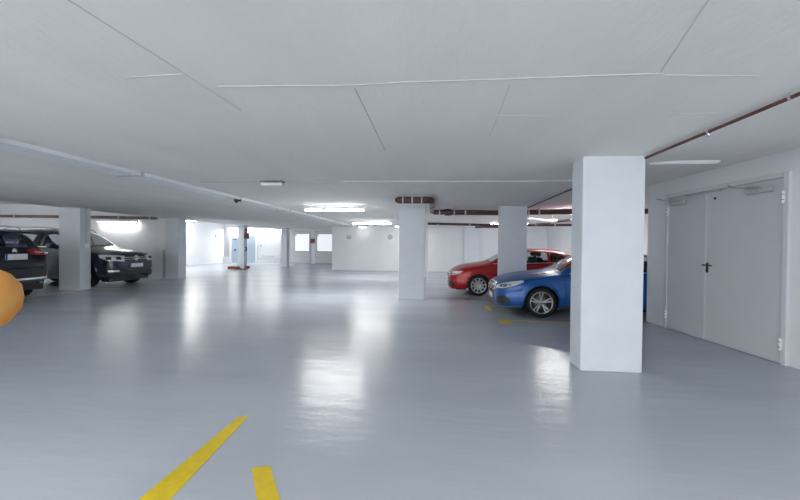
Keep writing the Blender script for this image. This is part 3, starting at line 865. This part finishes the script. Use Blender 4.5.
def emblem(car, mode, y, z, r, kind, mat_='chrome'):
    # round badge: ring with a star or with crossing bars
    k = car.k; fx = 1 if mode == 'front' else -1
    q = Vector((car.x0 + 1 if fx > 0 else car.x0 - car.L - 1, y, z)) * k
    hit, nn, i, d = car.bvh.ray_cast(q, Vector((-fx, 0, 0)))
    x = hit.x + fx * .022 * k
    mb = MB(); r *= k; yy = y * k; zz = z * k
    ring = [(r, 0), (r * 1.0, fx * .014 * k), (r * .86, fx * .014 * k), (r * .86, 0)]
    mb.lathe(ring, c=(x, yy, zz), axis='x', n=28, closed=True)
    mb.lathe([(0, -fx * .004 * k), (r * .9, -fx * .004 * k)], c=(x, yy, zz), axis='x', n=28) if kind == 'disc' else None
    def bar(a0, a1, wd):
        p = Vector((yy + a0[0] * r, zz + a0[1] * r)); q_ = Vector((yy + a1[0] * r, zz + a1[1] * r)); t = (q_ - p).normalized(); n_ = Vector((-t.y, t.x)) * wd * r / 2
        pl = [p + n_, q_ + n_, q_ - n_, p - n_]
        mb.prism([tuple(c_) for c_ in pl], x, x + fx * .010 * k, 'x')
    if kind == 'star':
        for a in (90, 210, 330):
            bar((0, 0), (math.cos(math.radians(a)) * .92, math.sin(math.radians(a)) * .92), .2)
    elif kind == 'letters':
        bar((-.38, .80), (0, .08), .16); bar((.38, .80), (0, .08), .16)
        bar((-.80, .40), (-.34, -.78), .16); bar((-.34, -.78), (0, -.05), .16); bar((0, -.05), (.34, -.78), .16); bar((.34, -.78), (.80, .40), .16)
    elif kind == 'rings':
        pass
    return mb.build('emblem', M[mat_], car.body)


def number_plate(car, mode, y, z, wd=.52, ht=.11, off=.03, blue_side=1):
    k = car.k; fx = 1 if mode == 'front' else -1
    hits = []
    for dy in (-.2, 0, .2):
        h, n_, i, d = car.bvh.ray_cast(Vector((car.x0 + fx if fx > 0 else car.x0 - car.L - 1, y + dy, z)) * k, Vector((-fx, 0, 0)))
        if h: hits.append(h.x)
    x = (max(hits) if fx > 0 else min(hits))
    xa, xb = sorted((x - fx * .01, x + fx * .02))
    base = MB().box(xa, xb, (y - wd / 2 - .012) * k, (y + wd / 2 + .012) * k, (z - ht / 2 - .012) * k, (z + ht / 2 + .012) * k, .004).build('plate_holder', M['black'], car.body)
    xa, xb = sorted((x + fx * .02, x + fx * .026))
    MB().box(xa, xb, (y - wd / 2) * k, (y + wd / 2) * k, (z - ht / 2) * k, (z + ht / 2) * k, .002).build('number_plate', M['plate'], base)
    xa, xb = sorted((x + fx * .0262, x + fx * .028)); yb = y + blue_side * (wd / 2 - .022)
    MB().box(xa, xb, (yb - .022) * k, (yb + .022) * k, (z - ht / 2) * k, (z + ht / 2) * k).build('plate_band', M['plate_blue'], base)


# ---- blue saloon (nose towards -X in the world)
SAL = dict(L=4.70, wb=2.84, fo=.92, R=.330, rim=.735, spokes=5, split=(-.17, .17), sw=(.013, .016), root_f=.6, gap=.038,
    top=[(0, .60), (.03, .69), (.08, .745), (.18, .80), (.4, .875), (.8, .945), (1.25, 1.00), (1.36, 1.03), (2.05, 1.37), (2.5, 1.45), (2.9, 1.455), (3.3, 1.41), (3.95, 1.14), (4.1, 1.10), (4.45, 1.08), (4.62, 1.03), (4.67, .9), (4.70, .72)],
    belt=[(0, .56), (.03, .61), (.1, .67), (.3, .745), (.9, .865), (1.3, .925), (2.5, .965), (3.8, 1.0), (4.4, 1.0), (4.62, .93), (4.70, .66)],
    rw=[(0, .46), (.04, .55), (.1, .62), (.4, .70), (1.2, .74), (1.36, .72), (2.05, .60), (3.0, .59), (3.6, .62), (4.1, .72), (4.5, .72), (4.7, .58)],
    hw=[(0, .56), (.03, .66), (.08, .745), (.16, .81), (.3, .86), (.6, .895), (.92, .905), (4.0, .905), (4.4, .87), (4.6, .80), (4.7, .66)],
    zb=[(0, .24), (.1, .19), (.5, .19), (1.2, .21), (4.0, .22), (4.5, .25), (4.7, .34)],
    ws=(1.40, 2.04), rg=(3.34, 3.92), side_glass=[(1.62, 2.42), (2.50, 3.22), (3.26, 3.50)], doors=(1.42, 2.46, 3.35), handles=(2.18, 3.08), cabin=(1.55, 3.9), tint_from=1)
c1 = Car(SAL, 'car', (1.42 + .92 + 1.42, 8.13 + .905, 0), PI, 'metallic blue saloon with silver star wheels behind the large white column', 'blue_paint')
# rz=PI: local -y flank faces +Y in the world, local +y flank faces the camera
def sal_details(c):
    c.common()
    g = c.patch('grille', [(-.42, .50), (.42, .50), (.46, .60), (.40, .715), (-.40, .715), (-.46, .60)], M['black'], 'front', off=.008)
    for z in (.575, .655): c.line([(-.41, z), (.41, z)], .028, 'front', M['chrome'], 'grille_bar', off=.018, parent=g)
    c.line([(-.40, .715), (-.46, .60), (-.42, .50), (.42, .50), (.46, .60), (.40, .715), (-.40, .715)], .022, 'front', M['chrome'], 'grille_frame', off=.014, parent=g)
    emblem(c, 'front', 0, .615, .085, 'star')
    number_plate(c, 'front', 0, .40, blue_side=-1)
    c.patch('air_intake', [(-.42, .25), (.42, .25), (.46, .33), (.40, .36), (-.40, .36), (-.46, .33)], M['black'], 'front', off=.006)
    for sd in (-1, 1):
        h = c.patch('headlamp', [(-.22, .60), (-.26, .655), (-.10, .71), (.14, .765), (.34, .80), (.36, .77), (.24, .69), (.02, .625)], M['lamp_glass'], 'diag', off=.010, side=sd)
        c.patch('headlamp_core', [(-.15, .625), (-.15, .665), (.0, .695), (.14, .715), (.16, .69), (.02, .64)], M['lamp_dark'], 'diag', off=.016, side=sd, parent=h)
        for a in (-.10, .0, .1):
            c.patch('headlamp_led', [(a - .03, .645 + a * .28 + .0), (a + .03, .655 + a * .28), (a + .03, .685 + a * .28), (a - .03, .675 + a * .28)], M['chrome'], 'diag', off=.022, side=sd, parent=h)
        c.patch('side_intake', [(-.20, .28), (-.16, .44), (.05, .46), (.16, .38), (.13, .29)], M['black'], 'diag', off=.006, side=sd)
        c.line([(-.30, .215), (.0, .215), (.32, .24)], .03, 'diag', M['alloy'], 'splitter_lip', side=sd, off=.014)
        c.line([(1.0, .80), (1.6, .83), (2.6, .86), (4.0, .90)], .010, 'side', s_dark, 'crease_line', side=sd, off=.003)
        c.line([(1.52, .965), (2.4, .99), (3.2, 1.01), (3.6, 1.03)], .018, 'side', M['chrome'], 'window_trim', side=sd, off=.008)
        c.patch('tail_lamp', [(-.16, .80), (-.14, .95), (.10, .95), (.26, .90), (.2, .82)], M['tail_red'], 'rdiag', off=.008, side=sd)
    number_plate(c, 'rear', 0, .80)
    for sd in (-1, 1): c.line([(.35, sd * .45), (1.0, sd * .56), (1.3, sd * .60)], .012, 'top', s_dark, 'bonnet_crease', off=.002)
s_dark = mat('panel gap shadow', (.01, .012, .018), .6)
sal_details(c1)

# ---- red hatchback
HAT = dict(L=4.40, wb=2.66, fo=.90, R=.325, rim=.73, spokes=10, split=(-.0,), sw=(.016, .020), root_f=1, gap=.038,
    top=[(0, .60), (.03, .69), (.08, .74), (.2, .83), (.45, .93), (.8, .995), (1.12, 1.045), (1.24, 1.08), (1.85, 1.40), (2.3, 1.475), (2.8, 1.475), (3.4, 1.42), (3.85, 1.30), (4.15, 1.12), (4.3, 1.02), (4.38, .9), (4.40, .72)],
    belt=[(0, .56), (.03, .62), (.1, .68), (.3, .79), (.9, .90), (1.2, .945), (2.5, 1.0), (3.6, 1.04), (4.1, 1.03), (4.34, .9), (4.40, .66)],
    rw=[(0, .46), (.04, .54), (.1, .60), (.4, .68), (1.1, .73), (1.24, .71), (1.85, .60), (3.0, .59), (3.7, .58), (4.1, .64), (4.3, .66), (4.4, .56)],
    hw=[(0, .56), (.03, .66), (.08, .74), (.16, .80), (.3, .85), (.6, .88), (.9, .895), (3.7, .895), (4.1, .86), (4.32, .79), (4.4, .66)],
    zb=[(0, .24), (.1, .19), (.5, .20), (1.2, .21), (3.7, .22), (4.2, .25), (4.4, .34)],
    ws=(1.28, 1.84), rg=(3.62, 4.12), side_glass=[(1.48, 2.22), (2.30, 2.98), (3.06, 3.50)], doors=(1.32, 2.26, 3.04), handles=(1.98, 2.80), cabin=(1.45, 3.7))
c2 = Car(HAT, 'car', (.50 + .90 + 1.33, 11.42 + .895, 0), PI, 'red hatchback with multi spoke wheels parked behind the blue saloon', 'red_paint')
def hat_details(c):
    c.common()
    g = c.patch('grille', [(-.36, .36), (.36, .36), (.43, .54), (.40, .68), (-.40, .68), (-.43, .54)], M['black'], 'front', off=.008)
    c.line([(-.40, .68), (-.43, .54), (-.36, .36), (.36, .36), (.43, .54), (.40, .68), (-.40, .68)], .018, 'front', M['chrome'], 'grille_frame', off=.014, parent=g)
    for z in (.45, .52, .60): c.line([(-.36, z), (.36, z)], .010, 'front', M['darkgrey'], 'grille_bar', off=.014, parent=g)
    for q in range(4):
        emblem(c, 'front', -.09 + q * .06, .625, .042, 'rings')
    number_plate(c, 'front', 0, .47, blue_side=-1)
    for sd in (-1, 1):
        h = c.patch('headlamp', [(-.26, .62), (-.28, .69), (-.06, .735), (.20, .77), (.27, .755), (.20, .69), (-.02, .63)], M['lamp_glass'], 'diag', off=.010, side=sd)
        c.patch('headlamp_core', [(-.20, .635), (-.20, .67), (.0, .70), (.10, .705), (.04, .655)], M['lamp_dark'], 'diag', off=.016, side=sd, parent=h)
        c.patch('side_intake', [(-.26, .29), (-.24, .46), (-.02, .44), (.08, .36), (.04, .29)], M['black'], 'diag', off=.006, side=sd)
        c.line([(1.35, 1.0), (2.4, 1.035), (3.1, 1.06), (3.55, 1.09)], .018, 'side', M['chrome'], 'window_trim', side=sd, off=.008)
        c.line([(.95, .80), (2.4, .84), (3.6, .88)], .010, 'side', s_dark, 'crease_line', side=sd, off=.003)
        c.patch('tail_lamp', [(-.16, .84), (-.14, .98), (.10, .98), (.24, .94), (.2, .86)], M['tail_red'], 'rdiag', off=.008, side=sd)
        rail = MB(); k = c.k
        rail.tube([(c.x0 - 1.9, sd * .585, 1.44), (c.x0 - 2.1, sd * .59, 1.475), (c.x0 - 3.2, sd * .58, 1.465), (c.x0 - 3.4, sd * .575, 1.43)], .014, 8)
        rail.build('roof_rail', M['alloy'], c.root)
    number_plate(c, 'rear', 0, .80)
    c.line([(.30, .80), (4.0, .80)], .001, 'side', s_dark, 'seam', off=.001) if False else None
hat_details(c2)

# ---- dark SUVs on the left
def suv(k, **kw):
    d = dict(k=k, L=4.75, wb=2.84, fo=.90, R=.355, rim=.70, spokes=5, split=(-.14, .14), sw=(.024, .03), root_f=.4, gap=.05, sill=.24,
    top=[(0, .74), (.03, .86), (.08, .94), (.18, 1.0), (.45, 1.06), (.9, 1.12), (1.15, 1.16), (1.28, 1.20), (1.95, 1.57), (2.4, 1.665), (3.2, 1.67), (3.9, 1.62), (4.18, 1.55), (4.52, 1.22), (4.62, 1.12), (4.72, .95), (4.75, .80)],
    belt=[(0, .70), (.03, .80), (.1, .88), (.3, .95), (.9, 1.02), (1.25, 1.06), (2.5, 1.10), (3.9, 1.14), (4.3, 1.14), (4.6, 1.06), (4.72, .9), (4.75, .74)],
    rw=[(0, .56), (.04, .62), (.1, .68), (.4, .74), (1.15, .78), (1.28, .76), (1.95, .66), (3.2, .65), (4.1, .63), (4.5, .70), (4.65, .74), (4.75, .66)],
    hw=[(0, .62), (.03, .72), (.08, .79), (.16, .84), (.3, .89), (.6, .92), (.9, .93), (4.0, .93), (4.3, .90), (4.5, .85), (4.65, .77), (4.72, .69), (4.75, .62)],
    zb=[(0, .34), (.1, .27), (.5, .26), (1.2, .25), (4.0, .27), (4.5, .33), (4.75, .42)],
    ws=(1.32, 1.94), rg=(4.20, 4.52), side_glass=[(1.55, 2.36), (2.44, 3.20), (3.28, 3.95)], doors=(1.38, 2.40, 3.24), handles=(2.10, 2.98), cabin=(1.5, 4.3), rear_glass='glass_dark', handle_mat='chrome')
    d.update(kw); return d
S1 = suv(1.11, zs=1.09, rear_glass='glass')
kx = 1.11
c3 = Car(S1, 'car', (-10.75 - (.90 + 1.42) * kx, 12.32, 0), 0, 'dark blue grey SUV facing right behind the white column with conduit', 'slate_paint')
def suv_front(c):
    c.common()
    g = c.patch('grille', [(-.56, .76), (.56, .76), (.60, .90), (-.60, .90)], M['black'], 'front', off=.008)
    for z in (.80, .85): c.line([(-.56, z), (.56, z)], .016, 'front', M['chrome'], 'grille_bar', off=.016, parent=g)
    emblem(c, 'front', 0, .835, .085, 'letters')
    number_plate(c, 'front', 0, .62, blue_side=-1)
    c.patch('air_intake', [(-.5, .38), (.5, .38), (.56, .52), (-.56, .52)], M['black'], 'front', off=.006)
    for sd in (-1, 1):
        h = c.patch('headlamp', [(-.32, .745), (-.34, .90), (-.05, .92), (.20, .945), (.30, .93), (.26, .85), (.10, .78)], M['lamp_glass'], 'diag', off=.010, side=sd)
        for a in (-.18, .06):
            c.patch('headlamp_core', [(a - .07, .79), (a + .06, .80), (a + .07, .88), (a - .06, .87)], M['lamp_dark'], 'diag', off=.016, side=sd, parent=h)
        c.patch('fog_surround', [(-.30, .42), (-.28, .58), (.10, .60), (.20, .54), (.12, .42)], M['black'], 'diag', off=.007, side=sd)
        f = c.patch('fog_lamp', [(-.20, .455), (-.20, .50), (.08, .505), (.06, .455)], M['lamp_glass'], 'diag', off=.014, side=sd)
        c.line([(-.34, .34), (.0, .335), (.25, .36)], .035, 'diag', M['darkgrey'], 'splitter_lip', side=sd, off=.012)
        c.line([(1.45, 1.13), (2.4, 1.15), (3.2, 1.165), (4.0, 1.19)], .025, 'side', M['chrome'], 'window_trim', side=sd, off=.008)
        c.patch('tail_lamp', [(-.16, .96), (-.14, 1.1), (.10, 1.1), (.24, 1.06), (.2, .97)], M['tail_red'], 'rdiag', off=.008, side=sd)
suv_front(c3)
def rails(c):
    k = c.k
    for sd in (-1, 1):
        r = MB(); pts = [(2.05, .63, 1.60), (2.2, .64, 1.68), (2.6, .64, 1.715), (3.6, .635, 1.715), (3.95, .62, 1.68), (4.05, .615, 1.61)]
        r.tube([((c.x0 - a) * k, sd * b * k, z * k) for a, b, z in pts], .018 * k, 8)
        r.build('roof_rail', M['alloy'], c.root)
rails(c3)

S2 = suv(1.0, zs=1.155)
kx = 1.0
# tail towards +X: rz = PI
c4 = Car(S2, 'car', (-10.62 - (4.75 - .90 - 1.42) * kx, 8.45, 0), PI, 'black estate car seen from behind at the left edge of the picture', 'black_paint')
def suv_rear(c):
    c.common(); k = c.k
    emblem(c, 'rear', 0, 1.14, .055, 'disc')
    number_plate(c, 'rear', .02, 1.00, wd=.50, ht=.14, blue_side=1)
    c.patch('plate_recess', [(-.34, .93), (.34, .93), (.36, 1.085), (-.36, 1.085)], M['black'], 'rear', off=.003)
    for sd in (-1, 1):
        t = c.patch('tail_lamp', [(-.34, 1.06), (-.30, 1.16), (.0, 1.17), (.22, 1.16), (.25, 1.08), (.10, 1.02), (-.1, 1.03)], M['tail_red'], 'rdiag', off=.010, side=sd)
        c.line([(-.22, 1.10), (.16, 1.10)], .035, 'rdiag', M['tail_clear'], 'lamp_strip', side=sd, off=.018, parent=t)
        c.patch('headlamp', [(-.32, .745), (-.34, .90), (-.05, .92), (.20, .945), (.26, .85), (.10, .78)], M['lamp_glass'], 'diag', off=.010, side=sd)
        c.patch('reflector', [(-.22, .58), (-.22, .61), (.05, .615), (.05, .585)], M['tail_red'], 'rdiag', off=.008, side=sd)
        c.line([(1.45, 1.13), (2.4, 1.15), (3.2, 1.165), (4.0, 1.19)], .025, 'side', M['darkgrey'], 'window_trim', side=sd, off=.008)
        e_ = MB(); e_.lathe([(.04 * k, 0), (.05 * k, 0), (.05 * k, .18 * k), (.04 * k, .18 * k)], c=(0, 0, 0), axis='x', n=20, closed=True)
        o = e_.build('exhaust_tip', M['chrome'], c.root); o.location = ((c.x0 - c.L) * k - .0, sd * .60 * k, .42 * k)
    c.line([(-.80, .52), (-.4, .50), (.4, .50), (.80, .52)], .045, 'rear', M['chrome'], 'bumper_strip', off=.012)
    c.patch('lower_bumper', [(-.72, .40), (.72, .40), (.78, .49), (-.78, .49)], M['darkgrey'], 'rear', off=.006)
    c.line([(-.70, .88), (.70, .88)], .012, 'rear', s_dark, 'tailgate_seam', off=.003)
    w_ = MB(); x = (c.x0 - 4.16) * k
    w_.tube([((c.x0 - 4.50) * k, -.04 * k, 1.27 * k), ((c.x0 - 4.47) * k, .30 * k, 1.31 * k)], .008 * k, 6); w_.build('rear_wiper', M['black'], c.root)
    sp_ = MB(); sp_.prism([((c.x0 - 4.05) * k, 1.625 * k), ((c.x0 - 4.38) * k, 1.575 * k), ((c.x0 - 4.36) * k, 1.545 * k), ((c.x0 - 4.10) * k, 1.56 * k)], -.60 * k, .60 * k, 'y'); sp_.build('spoiler', c.paint, c.root)
    an = MB(); an.box((c.x0 - 3.95) * k, (c.x0 - 3.75) * k, -.03 * k, .03 * k, 1.60 * k, 1.70 * k, .02); an.build('roof_antenna', c.paint, c.root)
suv_rear(c4); rails(c4)

# ------------------------------------------------------------------ orange rounded thing at the left edge of the picture
om = bpy.data.materials.new('mottled orange'); om.use_nodes = True
nt = om.node_tree; b = nt.nodes['Principled BSDF']; b.inputs['Roughness'].default_value = .6
tc = nt.nodes.new('ShaderNodeTexCoord'); no = nt.nodes.new('ShaderNodeTexNoise'); no.inputs['Scale'].default_value = 5
rp = nt.nodes.new('ShaderNodeValToRGB'); cr = rp.color_ramp
cr.elements[0].position = .35; cr.elements[0].color = (.66, .22, .015, 1); cr.elements[1].position = .60; cr.elements[1].color = (.60, .34, .10, 1)
nt.links.new(tc.outputs['Object'], no.inputs[0]); nt.links.new(no.outputs[0], rp.inputs[0]); nt.links.new(rp.outputs[0], b.inputs['Base Color'])
M['orange'] = om
e = empty('orange_shape', (-1.96, 1.40, 0), 0, 'orange and yellow rounded shape cut off by the left edge before the black car', 'unidentified')  # unidentified orange shape; its post and base are made up to carry it
MB().lathe([(.005, -.145), (.06, -.135), (.10, -.105), (.135, -.05), (.143, 0), (.135, .055), (.10, .105), (.055, .133), (.003, .143)], c=(0, 0, 1.30), axis='z', n=40).build('rounded_head', om, e)
MB().tube([(0, 0, .03), (0, 0, 1.18)], .022, 16).build('post', M['darkgrey'], e)
MB().lathe([(0, .0), (.15, 0), (.15, .02), (.06, .05), (.0, .05)], axis='z', n=32).build('base', M['darkgrey'], e)
